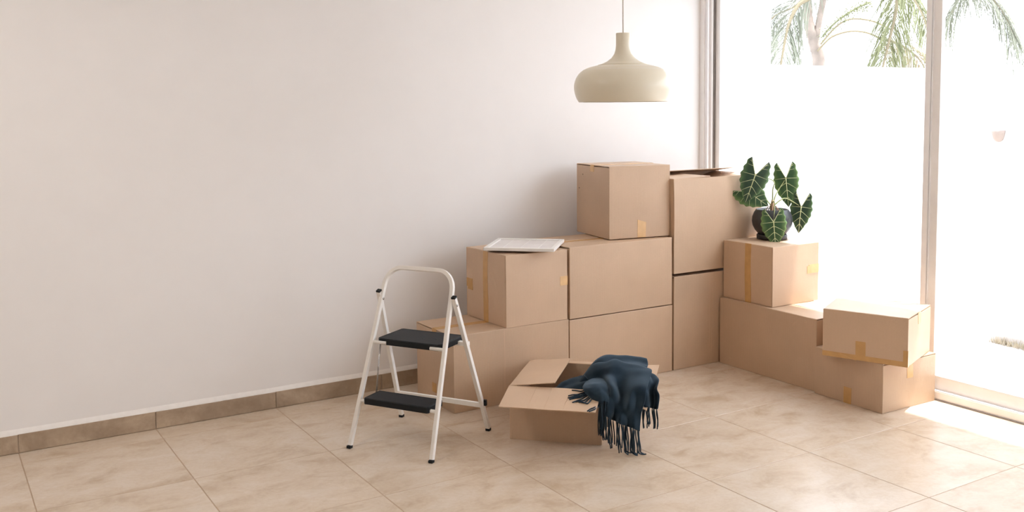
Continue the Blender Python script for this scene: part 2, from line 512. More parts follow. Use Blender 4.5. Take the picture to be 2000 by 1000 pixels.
# ------------------------------------------------------------------ setting: outside
boxobj('terrace', (XW + 0.145, -9.0, -0.14), (7.2, 0.30, -0.02), M['ext_ground'], kind='structure')
boxobj('garden_ground', (7.2, -9.0, -0.14), (30, 30, -0.03), M['ext_ground'], kind='structure')
gw = MB()
gw.box((5.69, -9.0, -0.03), (5.84, -0.56, 1.60))
gw.build('garden_wall', M['ext_wall'], kind='structure')
gw2 = MB()
gw2.box((4.95, 0.30, -0.03), (8.2, 0.45, 1.85))
gw2.build('boundary_wall', M['ext_wall'], kind='structure')
fin = MB()
fin.box((4.30, 0.28, -0.03), (4.95, 0.50, 3.4))
fin.build('wall_outside', M['ext_wall'], kind='structure')
D = {"A":[[[2.3994,-0.9606,0.1999],[2.4353,-0.9874,0.2362],[2.4788,-1.0205,0.2473],[2.5139,-1.0478,0.2483],[2.5526,-1.0785,0.2443],[2.5781,-1.125,0.2412],[2.5992,-1.1685,0.2357]],[[2.3422,-1.0055,0.2628],[2.3777,-1.0441,0.3286],[2.4159,-1.0983,0.3474],[2.4503,-1.125,0.3457],[2.4837,-1.1643,0.3445],[2.512,-1.213,0.334],[2.544,-1.2527,0.3137]],[[2.3205,-1.0516,0.2696],[2.3395,-1.103,0.3181],[2.3713,-1.1523,0.3391],[2.4089,-1.1815,0.34],[2.4435,-1.2218,0.3391],[2.4711,-1.2701,0.3338],[2.509,-1.3017,0.3232]],[[2.3143,-1.0843,0.2635],[2.3351,-1.1247,0.2895],[2.345,-1.1825,0.3088],[2.378,-1.2208,0.3054],[2.3997,-1.2763,0.3127],[2.4294,-1.3135,0.3144],[2.4568,-1.3493,0.3114]],[[2.308,-1.117,0.2528],[2.3205,-1.1638,0.2719],[2.2999,-1.2488,0.3029],[2.3576,-1.2429,0.2731],[2.3522,-1.328,0.2876],[2.367,-1.3787,0.2953],[2.3968,-1.4033,0.2965]],[[2.2873,-1.1763,0.2369],[2.2851,-1.2374,0.2573],[2.2717,-1.3154,0.286],[2.3296,-1.2972,0.2435],[2.3182,-1.3776,0.2634],[2.3554,-1.3821,0.256],[2.3625,-1.4268,0.2661]],[[2.2503,-1.2486,0.2232],[2.2377,-1.3145,0.2446],[2.2691,-1.3261,0.2376],[2.3004,-1.3379,0.2165],[2.2958,-1.3982,0.2261],[2.3375,-1.3933,0.2152],[2.3412,-1.4351,0.2256]],[[2.2298,-1.2833,0.2027],[2.2291,-1.3331,0.2043],[2.2691,-1.326,0.1813],[2.2676,-1.3757,0.1833],[2.3111,-1.372,0.1651],[2.3151,-1.4138,0.1666],[2.3505,-1.4169,0.1587]],[[2.2256,-1.2926,0.1895],[2.2291,-1.333,0.174],[2.2672,-1.3246,0.146],[2.2658,-1.3743,0.1461],[2.3076,-1.3691,0.1276],[2.3117,-1.4109,0.1246],[2.347,-1.414,0.1072]]],"B":[[[2.35,-1.1486,0.2879],[2.3215,-1.127,0.2873],[2.2868,-1.1137,0.2774],[2.2595,-1.1185,0.2659],[2.2553,-1.1402,0.2574],[2.2803,-1.1462,0.2523]],[[2.3248,-1.2048,0.2884],[2.2791,-1.1952,0.2934],[2.2274,-1.1942,0.2895],[2.1949,-1.1952,0.2783],[2.1965,-1.2087,0.2648],[2.2386,-1.2024,0.2515]],[[2.2896,-1.266,0.2826],[2.2517,-1.2623,0.2973],[2.2103,-1.2561,0.2979],[2.187,-1.2451,0.2802],[2.1917,-1.2424,0.2551],[2.224,-1.2414,0.24]],[[2.256,-1.3095,0.2613],[2.2348,-1.2996,0.2788],[2.2106,-1.2938,0.2767],[2.1959,-1.2829,0.2577],[2.1989,-1.2788,0.235],[2.2207,-1.2764,0.2236]],[[2.234,-1.3305,0.2284],[2.2184,-1.3248,0.2436],[2.2093,-1.318,0.241],[2.2051,-1.3085,0.2277],[2.2063,-1.3031,0.2167],[2.2177,-1.2992,0.209]]],"C":[[[2.5156,-1.1129,0.3183],[2.5377,-1.1436,0.3119],[2.5531,-1.1821,0.3035],[2.5643,-1.2175,0.2901]],[[2.4905,-1.1826,0.2984],[2.5093,-1.2238,0.3001],[2.5322,-1.2558,0.2992],[2.5575,-1.2773,0.288]],[[2.453,-1.2552,0.2799],[2.4593,-1.2992,0.2895],[2.4944,-1.3155,0.283],[2.534,-1.323,0.2808]],[[2.4413,-1.2844,0.2479],[2.4374,-1.333,0.2606],[2.4816,-1.3309,0.248],[2.4916,-1.3656,0.2645]],[[2.4422,-1.2981,0.2127],[2.4382,-1.3467,0.2211],[2.4805,-1.3431,0.2081],[2.4921,-1.3792,0.2345]],[[2.4413,-1.3103,0.18],[2.44,-1.3482,0.1854],[2.4788,-1.3416,0.1697],[2.4853,-1.3734,0.1722]]],"D":[[[2.2568,-0.8597,0.1857],[2.2086,-0.9479,0.1978],[2.1922,-0.9973,0.1857]],[[2.3054,-0.8688,0.2056],[2.2584,-0.958,0.2222],[2.228,-1.0222,0.1983]],[[2.3498,-0.8756,0.2155],[2.2905,-0.9806,0.2325],[2.2635,-1.0473,0.2036]],[[2.3984,-0.8857,0.2205],[2.3263,-1.0063,0.2379],[2.2948,-1.07,0.2115]],[[2.4351,-0.9124,0.2262],[2.3678,-1.0243,0.2381],[2.3297,-1.0957,0.2244]]],"E":[[[2.4469,-0.8963,0.1947],[2.4995,-0.9105,0.2234],[2.5438,-0.9443,0.2348],[2.5896,-0.9801,0.236],[2.6324,-1.0273,0.2352],[2.6557,-1.0854,0.24]],[[2.3989,-0.9107,0.2238],[2.4454,-0.9325,0.2986],[2.4996,-0.9608,0.3327],[2.5589,-1.0068,0.3264],[2.6071,-1.0583,0.3229],[2.6319,-1.1176,0.3221]],[[2.3416,-0.9557,0.2233],[2.3877,-0.9769,0.2817],[2.4374,-1.0015,0.3303],[2.5101,-1.0448,0.3291],[2.5654,-1.1017,0.326],[2.6055,-1.1607,0.3231]],[[2.3262,-0.9939,0.2199],[2.3698,-1.0134,0.2678],[2.415,-1.0472,0.3162],[2.4731,-1.092,0.325],[2.5238,-1.1453,0.3219],[2.5697,-1.196,0.3115]],[[2.3164,-1.0239,0.2089],[2.3519,-1.0499,0.2468],[2.3947,-1.082,0.2899],[2.4583,-1.1186,0.2984],[2.5113,-1.1608,0.2901],[2.5597,-1.2006,0.2819]]],"ST":[[[2.2684,-1.1623,0.2461],[2.1975,-1.1757,0.2564],[2.1702,-1.1414,0.2572]],[[2.2427,-1.193,0.2508],[2.1698,-1.194,0.2513],[2.124,-1.1783,0.2479]],[[2.2386,-1.2024,0.2515],[2.1614,-1.2135,0.2482],[2.1104,-1.1937,0.2447]],[[2.2345,-1.2118,0.2498],[2.159,-1.2246,0.2467],[2.107,-1.2104,0.2425]],[[2.2363,-1.2132,0.245],[2.1537,-1.2398,0.2444],[2.1004,-1.2434,0.2381]],[[2.2341,-1.224,0.2434],[2.152,-1.2576,0.2423],[2.1135,-1.2408,0.2399]],[[2.2281,-1.232,0.2417],[2.1438,-1.2766,0.2393],[2.1251,-1.256,0.2395]],[[2.2258,-1.2428,0.24],[2.1487,-1.2929,0.238],[2.133,-1.2683,0.239]],[[2.2367,-1.201,0.2514],[2.1693,-1.2066,0.2499],[2.1206,-1.1952,0.2457]],[[2.2386,-1.2024,0.2491],[2.1748,-1.2108,0.25],[2.1411,-1.1784,0.2498]],[[2.2135,-1.2898,0.2119],[2.1468,-1.341,0.2325],[2.1035,-1.3506,0.2266]],[[2.2153,-1.2911,0.2096],[2.1416,-1.3554,0.2303],[2.1059,-1.3585,0.226]]],"PAL":{"trunk":[[8.1045,2.3985,-0.4382],[8.0693,2.4402,1.0295],[8.0394,2.4754,1.9748],[8.0097,2.5101,2.1966],[7.9694,2.5567,2.4188],[7.9536,2.5748,2.6176],[7.9394,2.5911,3.0238]],"branch":[[8.0319,2.4842,2.0413],[8.0163,2.5024,2.2294],[8.0346,2.4811,2.4702],[8.0598,2.4515,2.6875],[8.1032,2.4,3.0649]],"f1":[[7.6783,2.2819,2.6826],[7.5879,2.3848,2.593],[7.5308,2.4483,2.4152],[7.5045,2.4773,2.2348],[7.4753,2.5092,1.9406],[7.4636,2.5219,1.644]],"f2":[[8.0461,1.5021,2.9432],[8.0389,1.5119,2.6176],[8.0219,1.5349,2.3918],[7.996,1.5696,2.1804],[7.9644,1.6115,1.9269],[7.9382,1.6461,1.6814]],"f3":[[8.2738,1.8655,2.239],[8.3576,1.7536,2.192],[8.431,1.6532,2.1143],[8.5033,1.5517,1.9848],[8.5474,1.4885,1.784]],"f4":[[7.6068,1.7443,2.894],[7.8392,1.4453,2.8226],[7.9374,1.3118,2.6409],[8.0065,1.215,2.4384],[8.0401,1.1671,2.2641]],"f6":[[8.0854,2.265,3.0994],[7.9543,2.4211,2.8954],[7.8012,2.5962,2.6342],[7.6587,2.7527,2.5324],[7.5679,2.8493,2.3713]],"f5":[[6.4508,-0.0512,2.5882],[6.5413,-0.1871,2.4807],[6.6277,-0.3225,2.3746],[6.6878,-0.4204,2.2151],[6.729,-0.4892,2.0396]],"f7":[[6.8486,-0.2999,2.7002],[6.7764,-0.1833,2.5347],[6.7099,-0.0796,2.4242],[6.6656,-0.0123,2.2895],[6.6427,0.0221,2.1714]],"s1":[[7.9481,2.4283,2.1355],[8.0345,2.3263,2.2731],[8.1261,2.2152,2.3279],[8.2064,2.1154,2.3342],[8.2853,2.0149,2.3028],[8.3536,1.9259,2.2401]],"s2":[[8.1133,2.5429,2.2013],[8.2139,2.4233,2.3901],[8.2964,2.3228,2.4733],[8.3777,2.2212,2.4791],[8.4733,2.0986,2.4401],[8.5669,1.975,2.3527]],"sp":[[7.8282,2.2608,2.273],[7.8896,2.1878,2.3871],[7.9691,2.0913,2.4884],[8.0471,1.9943,2.5623],[8.1235,1.8971,2.6144]]},"w1":[[4.95,0.3,1.848],[6.727,0.3,1.833]],"w2":[5.69,-0.539,1.599],"LV":{"a":[[3.925,-0.5687,1.1377],[3.8796,-0.5363,0.9686],0.08517350157728706],"b":[[4.1273,-0.624,1.1131],[4.1313,-0.6434,0.9371],0.07570977917981073],"c":[[4.1731,-0.7053,0.9427],[4.1553,-0.7003,0.7823],0.06624605678233439],"d":[[3.9637,-0.6823,0.8623],[3.9655,-0.699,0.7142],0.07570977917981073],"e":[[3.9268,-0.5059,1.0349],[4.0049,-0.602,0.9508],0.08517350157728706]}}

def catmull(pts, n):
    P = [Vector(p) for p in pts]
    P = [P[0] * 2 - P[1]] + P + [P[-1] * 2 - P[-2]]
    out = []
    for i in range(1, len(P) - 2):
        for k in range(n):
            t = k / n
            a, b, c, d = P[i - 1], P[i], P[i + 1], P[i + 2]
            out.append(0.5 * ((2 * b) + (c - a) * t + (2 * a - 5 * b + 4 * c - d) * t * t + (3 * b - a - 3 * c + d) * t ** 3))
    out.append(P[-2])
    return out

# ------------------------------------------------------------------ cardboard boxes
FACES = {'front': (0, 2, 1, 0), 'back': (0, 2, 1, 1), 'left': (1, 2, 0, 0), 'right': (1, 2, 0, 1), 'top': (0, 1, 2, 1), 'bottom': (0, 1, 2, 0)}
class Carton:
    """closed carton: body, two flaps meeting in a taped seam, tape strips as parts"""
    def __init__(s, loc, rz, w, d, h, label, mat=0, seam='top', bulge=0.003, gap=0.0035, lift=(0, 0, 0, 0), group=None, tilt=None):
        s.dim = (w, d, h)
        s.seed = random.uniform(0, 50)
        s.bulge = bulge
        s.mat = M['card'][mat]
        s.root = empty('moving_box', loc, rz, label, 'box', group)
        if tilt:
            s.root.rotation_euler = (tilt[0], tilt[1], rz)
        # canonical frame: X along the seam, Z through the flapped face
        if seam == 'top':
            cw, cd, ch = w, d, h
            mp = lambda x, y, z: Vector((x, y, z))
        elif seam == 'left':                       # flapped face looks to -x, seam upright
            cw, cd, ch = h, d, w
            mp = lambda x, y, z: Vector((w - z, y, x))
        elif seam == 'top_y':                      # flapped top, seam along y
            cw, cd, ch = d, w, h
            mp = lambda x, y, z: Vector((w - y, x, z))
        s.mp = mp
        e = 0.0045
        top = ch - 0.0045 - gap
        n = 14
        def lines(L, extra=()):
            v = sorted(set([0, L] + [L * k / n for k in range(1, n)] + list(extra)))
            return v
        X, Z = lines(cw), [0] + [top * k / n for k in range(1, n)] + [top]
        Y = lines(cd, (e, cd - e))
        m = MB()
        idx = {}
        def V(x, y, z):
            k = (round(x, 5), round(y, 5), round(z, 5))
            if k not in idx:
                idx[k] = len(m.v)
                m.v.append(tuple(s.disp(mp(x, y, z))))
            return idx[k]
        def quad(a, b, c, dd):
            m.f.append((V(*a), V(*b), V(*c), V(*dd)))
            m.smooth.append(False)
        zt = lambda y: ch if (y <= 1e-6 or y >= cd - 1e-6) else ch
        for i in range(len(X) - 1):
            for j in range(len(Y) - 1):
                x0, x1, y0, y1 = X[i], X[i + 1], Y[j], Y[j + 1]
                rim = (y1 <= e + 1e-6) or (y0 >= cd - e - 1e-6)
                z = ch if rim else top
                quad((x0, y0, 0), (x0, y1, 0), (x1, y1, 0), (x1, y0, 0))
                quad((x0, y0, z), (x1, y0, z), (x1, y1, z), (x0, y1, z))
        Zr = Z + [ch]
        for i in range(len(X) - 1):
            for k in range(len(Zr) - 1):
                quad((X[i], 0, Zr[k]), (X[i + 1], 0, Zr[k]), (X[i + 1], 0, Zr[k + 1]), (X[i], 0, Zr[k + 1]))
                quad((X[i], cd, Zr[k]), (X[i], cd, Zr[k + 1]), (X[i + 1], cd, Zr[k + 1]), (X[i + 1], cd, Zr[k]))
            quad((X[i], e, top), (X[i], e, ch), (X[i + 1], e, ch), (X[i + 1], e, top))
            quad((X[i], cd - e, top), (X[i + 1], cd - e, top), (X[i + 1], cd - e, ch), (X[i], cd - e, ch))
        for j in range(len(Y) - 1):
            rim = (Y[j + 1] <= e + 1e-6) or (Y[j] >= cd - e - 1e-6)
            zz = Zr if rim else Z
            for k in range(len(zz) - 1):
                quad((0, Y[j], zz[k]), (0, Y[j], zz[k + 1]), (0, Y[j + 1], zz[k + 1]), (0, Y[j + 1], zz[k]))
                quad((cw, Y[j], zz[k]), (cw, Y[j + 1], zz[k]), (cw, Y[j + 1], zz[k + 1]), (cw, Y[j], zz[k + 1]))
        s.body = m.build('body', s.mat, s.root, bevel=0.0035, seg=2)
        # flaps
        for side in (0, 1):
            fm = MB()
            ya, yb = (e + 0.0006, cd / 2 - 0.0008) if side == 0 else (cd / 2 + 0.0008, cd - e - 0.0006)
            la, lb = lift[side * 2], lift[side * 2 + 1]      # raise of the free edge at the seam's two ends
            K = 10
            rows_t, rows_b = [], []
            for i in range(K + 1):
                x = 0.0015 + (cw - 0.003) * i / K
                rt, rb = [], []
                for j in range(K + 1):
                    y = ya + (yb - ya) * j / K
                    t = (j / K) if side == 0 else 1 - j / K
                    up = t * (la + (lb - la) * i / K)
                    up += 0.0012 * noise.noise(Vector((x * 9 + s.seed, y * 9, side)))
                    zz = ch + up
                    rt.append(s.disp(mp(x, y, zz), False))
                    rb.append(s.disp(mp(x, y, zz - 0.004), False))
                rows_t.append(rt)
                rows_b.append(rb)
            fm.grid(rows_t, False)
            fm.grid([r[::-1] for r in rows_b], False)
            def skirt(a, b):
                fm.grid([a, b], False)
            skirt(rows_b[0], rows_t[0]); skirt(rows_t[-1], rows_b[-1])
            skirt([r[0] for r in rows_t], [r[0] for r in rows_b]); skirt([r[-1] for r in rows_b], [r[-1] for r in rows_t])
            fm.build('flap', s.mat, s.root)
    def disp(s, p, faces=True):
        w, d, h = s.dim
        u, v, t = p.x / w, p.y / d, p.z / h
        q = Vector(p)
        cl = lambda a: max(0.0, min(1.0, a))
        su, sv, st = math.sin(PI * cl(u)), math.sin(PI * cl(v)), math.sin(PI * cl(t))
        k = s.bulge
        nz = lambda a, b, c: noise.noise(Vector((a * 2.2 + s.seed, b * 2.2, c)))
        if v < 1e-4: q.y -= k * (su * st) * (1 + 0.8 * nz(u, t, 1))
        if v > 1 - 1e-4: q.y += k * 0.5 * (su * st)
        if u < 1e-4: q.x -= k * (sv * st) * (1 + 0.8 * nz(v, t, 2))
        if u > 1 - 1e-4: q.x += k * 0.4 * (sv * st)
        # slightly wandering corners and edges
        q.x += 0.0022 * nz(t * 0.8, v * 0.8, 5) * (1 - 0.6 * cl(st))
        q.y += 0.0022 * nz(t * 0.8, u * 0.8, 6) * (1 - 0.6 * cl(st))
        q.z += 0.0016 * nz(u, v, 7) * cl(t)
        return q
    def tape(s, face, u0, v0, u1, v1, mat='tape', n=8, off=0.0013, skew=0.0, skew1=None, label=None, name='tape'):
        """strip in face coordinates, metres; corner skew makes a torn end"""
        a, b, c, side = FACES[face]
        L = s.dim
        skew1 = skew if skew1 is None else skew1
        top, base = [], []
        for i in range(n + 1):
            rt, rb = [], []
            for j in range(n + 1):
                fu, fv = i / n, j / n
                u = u0 + (u1 - u0) * fu
                v = v0 + (v1 - v0) * fv + (skew if fv > 0.99 else 0) * (fu - 0.5) * 2
                p = [0, 0, 0]
                p[a], p[b], p[c] = u, v, L[c] * side
                q = s.disp(Vector(p))
                r = Vector(q)
                r[c] += off if side else -off
                rt.append(r)
                q[c] += -0.001 if side else 0.001
                rb.append(q)
            top.append(rt)
            base.append(rb)
        m = MB()
        flip = (face in ('back', 'left', 'bottom'))
        if face in ('front', 'right', 'top', 'back', 'left', 'bottom'):
            m.grid(top, True)
            m.grid([base[0], top[0]], False); m.grid([top[-1], base[-1]], False)
            m.grid([[r[0] for r in top], [r[0] for r in base]], False); m.grid([[r[-1] for r in base], [r[-1] for r in top]], False)
        return m.build(name, M[mat], s.root, label=label)

B = {}
# bottom row against the long wall
b = Carton((1.932, -0.444, 0.0005), 0, 0.714, 0.42, 0.399, 'long kraft box on the floor behind the step ladder, leftmost of the bottom row', 0)
b.tape('top', 0.0, 0.185, 0.714, 0.233)
b.tape('left', 0.185, 0.350, 0.233, 0.3985, 'tape')
b.tape('left', 0.19, 0.06, 0.235, 0.11, 'tape')
b.tape('front', 0.300, 0.008, 0.303, 0.392, 'card_lite', off=0.0006, name='crease')
b = Carton((2.652, -0.444, 0.0005), 0, 0.735, 0.42, 0.392, 'long kraft box on the floor behind the open scarf box, middle of the bottom row', 1)
b.tape('top', 0.0, 0.185, 0.735, 0.233)
b = Carton((2.654, -0.444, 0.3978), 0, 0.730, 0.42, 0.3945, 'long kraft box of the second layer, carrying the cube box', 1, lift=(0, 0, 0.004, 0))
b.tape('top', 0.0, 0.185, 0.73, 0.233, 'tape', label='glossy tape along the top seam')
# taped cube with the white frame on it
b = Carton((2.247, -0.444, 0.4005), math.radians(0.5), 0.394, 0.415, 0.383, 'small kraft box under the white frame, tape strip down its left side', 2, seam='left')
b.tape('left', 0.180, 0.0, 0.228, 0.383)
b.tape('left', 0.345, 0.165, 0.412, 0.213, 'tape', skew=0.0)
b.tape('left', 0.345, 0.150, 0.40, 0.176, 'tape')
b.tape('front', 0.345, 0.19, 0.394, 0.24, 'tape_pale')
# cube on top, turned a little
b = Carton((3.002, -0.343, 0.797), math.radians(-9.7), 0.399, 0.42, 0.417, 'cube-shaped kraft box on top of the pile, tape tab at its lower front edge', 1, bulge=0.004)
b.tape('top', 0.0, 0.187, 0.399, 0.233, 'tape_pale')
b.tape('left', 0.187, 0.378, 0.233, 0.4165, 'tape_pale')
b.tape('front', 0.183, 0.002, 0.237, 0.098, 'tape_pale', skew=-0.008)
for (u, v) in ((0.33, 0.355), (0.38, 0.27)):
    m = MB()
    m.tube([(-0.0045, u, v), (0.001, u, v)], 0.0022, 8)
    m.build('puncture', M['black'], b.root, label='small dark puncture mark')
# right-hand bottom box and the tall open one over it
b = Carton((3.398, -0.446, 0.0005), 0, 0.70, 0.42, 0.556, 'tall kraft box on the floor in the corner, under the tall open box', 3, bulge=0.002)
b.tape('front', 0.278, 0.008, 0.281, 0.548, 'card_lite', off=0.0006, name='crease')
b.tape('front', 0.296, 0.008, 0.299, 0.548, 'card_lite', off=0.0006, name='crease')

def panel_grid(m, o, eu, ev, nrm, th, n=10, amp=0.0015, seed=0.0, warp=None):
    """sheet of corrugated board: outer face wavers, given thickness"""
    o, eu, ev, nrm = Vector(o), Vector(eu), Vector(ev), Vector(nrm).normalized()
    A, Bk = [], []
    for i in range(n + 1):
        ra, rb = [], []
        for j in range(n + 1):
            u, v = i / n, j / n
            w = amp * noise.noise(Vector((u * 2.5 + seed, v * 2.5, seed))) * 1.6
            p = o + eu * u + ev * v + nrm * w
            if warp:
                p = p + Vector(warp) * (1 - u) * v
            ra.append(p + nrm * th / 2)
            rb.append(p - nrm * th / 2)
        A.append(ra); Bk.append(rb)
    m.grid(A, False)
    m.grid([r[::-1] for r in Bk], False)
    m.grid([Bk[0], A[0]], False); m.grid([A[-1], Bk[-1]], False)
    m.grid([[r[0] for r in A], [r[0] for r in Bk]], False); m.grid([[r[-1] for r in Bk], [r[-1] for r in A]], False)

def open_carton(loc, rz, w, d, h, label, mat, flaps, body_amp=0.0015, cat='box'):
    root = empty('moving_box', loc, rz, label, cat)
    t = 0.004
    m = MB()
    panel_grid(m, (0, t / 2, 0), (w, 0, 0), (0, 0, h), (0, -1, 0), t, 12, body_amp, 1.3)
    panel_grid(m, (0, d - t / 2, 0), (w, 0, 0), (0, 0, h), (0, 1, 0), t, 12, body_amp, 2.3)
    panel_grid(m, (t / 2, t, 0), (0, d - 2 * t, 0), (0, 0, h), (-1, 0, 0), t, 12, body_amp, 3.3)
    panel_grid(m, (w - t / 2, t, 0), (0, d - 2 * t, 0), (0, 0, h), (1, 0, 0), t, 12, body_amp, 4.3)
    m.box((0.001, 0.001, 0.0), (w - 0.001, d - 0.001, 0.006))
    m.build('body', M['card'][mat], root)
    for (o, eu, ev, *wp) in flaps:
        f = MB()
        n = Vector(eu).cross(Vector(ev))
        panel_grid(f, o, eu, ev, n, t, 10, 0.0012, random.uniform(0, 9), wp[0] if wp else None)
        f.build('flap', M['card'][mat], root)
    return root

hh = 0.556
tb = open_carton((3.396, -0.447, 0.5745), 0, 0.714, 0.42, hh, 'tall open kraft box with lifted flaps, standing behind the potted plant', 1, [
    ((0.003, 0.008, hh - 0.001), (0, 0.40, 0), (0.285, 0.0, 0.006)),                 # left minor flap, nearly flat
    ((0.711, 0.41, hh - 0.001), (0, -0.40, 0), (-0.26, 0, -0.05)),
    ((0.0, 0.418, hh + 0.002), (0.714, 0, 0), (0.0, -0.205, 0.030)),                 # back flap lifted above the opening
    ((0.002, 0.007, hh - 0.004), (0.708, 0, 0), (0, 0.03, -0.19))], body_amp=0.004)   # front flap pushed down inside

# long box under the plant box, beside the window
b = Carton((3.752, -1.194, 0.0005), 0, 0.385, 0.735, 0.398, 'long kraft box on the floor beside the window, under the box with the plant', 3, seam='top_y', lift=(0.0, 0.002, 0, 0))
# plant box
b = Carton((3.783, -0.847, 0.4), 0, 0.385, 0.392, 0.346, 'small kraft box carrying the potted plant, vertical tape down its left side', 2, seam='left', bulge=0.002)
b.tape('left', 0.166, 0.0, 0.213, 0.346)
b.tape('front', 0.285, 0.168, 0.385, 0.212, 'tape_pale', skew=0.0)
b.tape('front', 0.30, 0.208, 0.385, 0.219, 'tape_pale')
# low box on the floor near the window and the turned box on it
b = Carton((3.726, -1.636, 0.0005), math.radians(-0.6), 0.420, 0.432, 0.254, 'low kraft box on the floor at the window, bottom of the right-hand pair', 3, seam='top_y', bulge=0.002)
b.tape('left', 0.19, 0.0, 0.238, 0.085, 'tape')
b.tape('front', 0.185, 0.155, 0.232, 0.254, 'tape_pale')
tl = math.atan2(0.143, 0.382)
bt = Carton((3.771, -1.742, 0.2555), tl, 0.408, 0.425, 0.245, 'turned kraft box on the low box at the window, tape along its lower edge', 2, seam='top_y', bulge=0.0025, lift=(0.000, 0.014, 0.002, 0.022))
bt.tape('left', 0.0, 0.0, 0.425, 0.026, 'tape')
bt.tape('left', 0.205, 0.02, 0.255, 0.098, 'tape')
bt.tape('left', 0.0, 0.02, 0.022, 0.082, 'tape')
bt.tape('front', 0.0, 0.0, 0.010, 0.082, 'tape')
bt.tape('front', 0.165, 0.188, 0.215, 0.244, 'tape_pale')
m = MB(); m.tube(catmull([(-0.004, 0.335, 0.022), (-0.012, 0.30, 0.016), (-0.012, 0.275, 0.006), (-0.004, 0.25, -0.001)], 5), 0.0009, 5); m.build('tape_strand', M['tape_pale'], bt.root)

# open box with the scarf
OB = (1.974, -0.914, 0.0005)
OA = math.atan2(-0.709, 0.705)
ow, od, oh = 0.433, 0.447, 0.255
ob = open_carton(OB, OA, ow, od, oh, 'open low kraft box on the floor with flaps spread and navy scarf', 1, [
    ((-0.001, -0.001, oh), (ow + 0.002, 0, 0), (0.003, -0.217, -0.034)),
    ((0.001, 0.001, oh), (0, od - 0.002, 0), (0.216, -0.006, 0.027)),
    ((ow, 0.001, oh), (0, od - 0.002, 0), (0.226, 0, 0.013), (-0.02, 0, -0.09)),
    ((0, od, oh), (ow, 0, 0), (0.0, 0.215, -0.048))])
m = MB()
for x in (0.13, 0.205, 0.29):
    o1 = Vector((x, -0.004, oh + 0.0018)); o2 = Vector((x + 0.003, -0.214, oh - 0.0315))
    m.tube([o1, o2], 0.0012, 5)
m.build('crease', M['card'][1], ob)

# ------------------------------------------------------------------ scarf
scf = empty('scarf', (2.30, -1.15, 0.0), 0, 'navy wool scarf with fringe, spilling from the open box over its right side', 'scarf')
SL = Vector(scf.location)
def fine(grid, n):
    rows = [catmull(r, n) for r in grid]
    cols = [catmull([r[j] for r in rows], n) for j in range(len(rows[0]))]
    return [[cols[j][i] for j in range(len(cols))] for i in range(len(cols[0]))]
def folds(g, amp, fu, fv, ph, ramp_=None):
    out = []
    nr, nc = len(g), len(g[0])
    for i in range(nr):
        r = []
        for j in range(nc):
            a = Vector(g[min(i + 1, nr - 1)][j]) - Vector(g[max(i - 1, 0)][j])
            c = Vector(g[i][min(j + 1, nc - 1)]) - Vector(g[i][max(j - 1, 0)])
            n = a.cross(c)
            if n.length > 1e-9: n.normalize()
            u, v = i / (nr - 1), j / (nc - 1)
            w = math.sin(2 * PI * (fu * u + fv * v) + ph + 1.5 * noise.noise(Vector((u * 2, v * 2, ph))))
            k = amp * (ramp_(u, v) if ramp_ else 1)
            r.append(Vector(g[i][j]) + n * (w * k + 0.004 * noise.noise(Vector((u * 6, v * 6, ph + 3)))))
        out.append(r)
    return out
cm = MB()
gA = folds(fine(D['A'], 6), 0.006, 0.7, 2.2, 0.4)
gB = folds(fine(D['B'], 6), 0.0015, 1.5, 1.0, 1.0)
gC = folds(fine(D['C'], 6), 0.007, 0.4, 1.8, 2.0)
gD = folds(fine(D['D'], 4), 0.008, 1.0, 1.6, 0.0)
gE = folds(fine(D['E'], 6), 0.006, 1.6, 0.7, 1.0)
for g in (gA, gB, gC, gD, gE):
    cm.grid([[p - SL for p in r] for r in g])
cm.build('cloth', M['wool'], scf, solid=0.006, subsurf=1)
def strand(root, length, drift, curl, r=0.0027, floor_z=0.004, lie=None):
    """one twisted fringe strand hanging from root; what is longer than the drop lies on the floor"""
    pts = []
    p = Vector(root)
    n = 9
    step = length / n
    ph = random.uniform(0, 6)
    fx, fy = random.uniform(-1, 1), random.uniform(-1, 1)
    for k in range(n + 1):
        pts.append(Vector(p))
        t = k / n
        dv = Vector((drift[0] + curl * math.sin(ph + t * 5) , drift[1] + curl * math.cos(ph * 1.3 + t * 4), -1)).normalized() * step
        if p.z + dv.z < floor_z + r:
            dx = lie if lie else (fx, fy)
            h = Vector((dx[0], dx[1], 0)).normalized() * step
            dv = Vector((h.x, h.y, (floor_z + r) - p.z))
        p = p + dv
    m = MB()
    m.tube([q - SL for q in catmull(pts, 2)], [r * (0.75 if i < 2 else 1.0) for i in range(len(pts) * 2 - 1)], 6)
    m.build('fringe_strand', M['wool'], scf)
def edge_fringe(edge, count, L0, L1, drift, curl, lie=None, j=0.004):
    for k in range(count):
        t = (k + random.uniform(0.2, 0.8)) / count * (len(edge) - 1)
        i = min(int(t), len(edge) - 2)
        p = Vector(edge[i]).lerp(Vector(edge[i + 1]), t - i) + Vector((0, 0, 0.004))
        p += Vector((random.uniform(-j, j), random.uniform(-j, j), 0))
        f = t / (len(edge) - 1)
        strand(p, L0 + (L1 - L0) * f + random.uniform(-0.018, 0.018), drift, curl, lie=lie)
edge_fringe(gA[-1], 38, 0.125, 0.125, (0.02, -0.01), 0.10, (0.7, -0.55))
edge_fringe(gC[-1], 17, 0.085, 0.095, (0.0, 0.0), 0.13)
edge_fringe([gB[-1][i] for i in range(len(gB[-1]))], 12, 0.125, 0.135, (0.0, 0.0), 0.06)
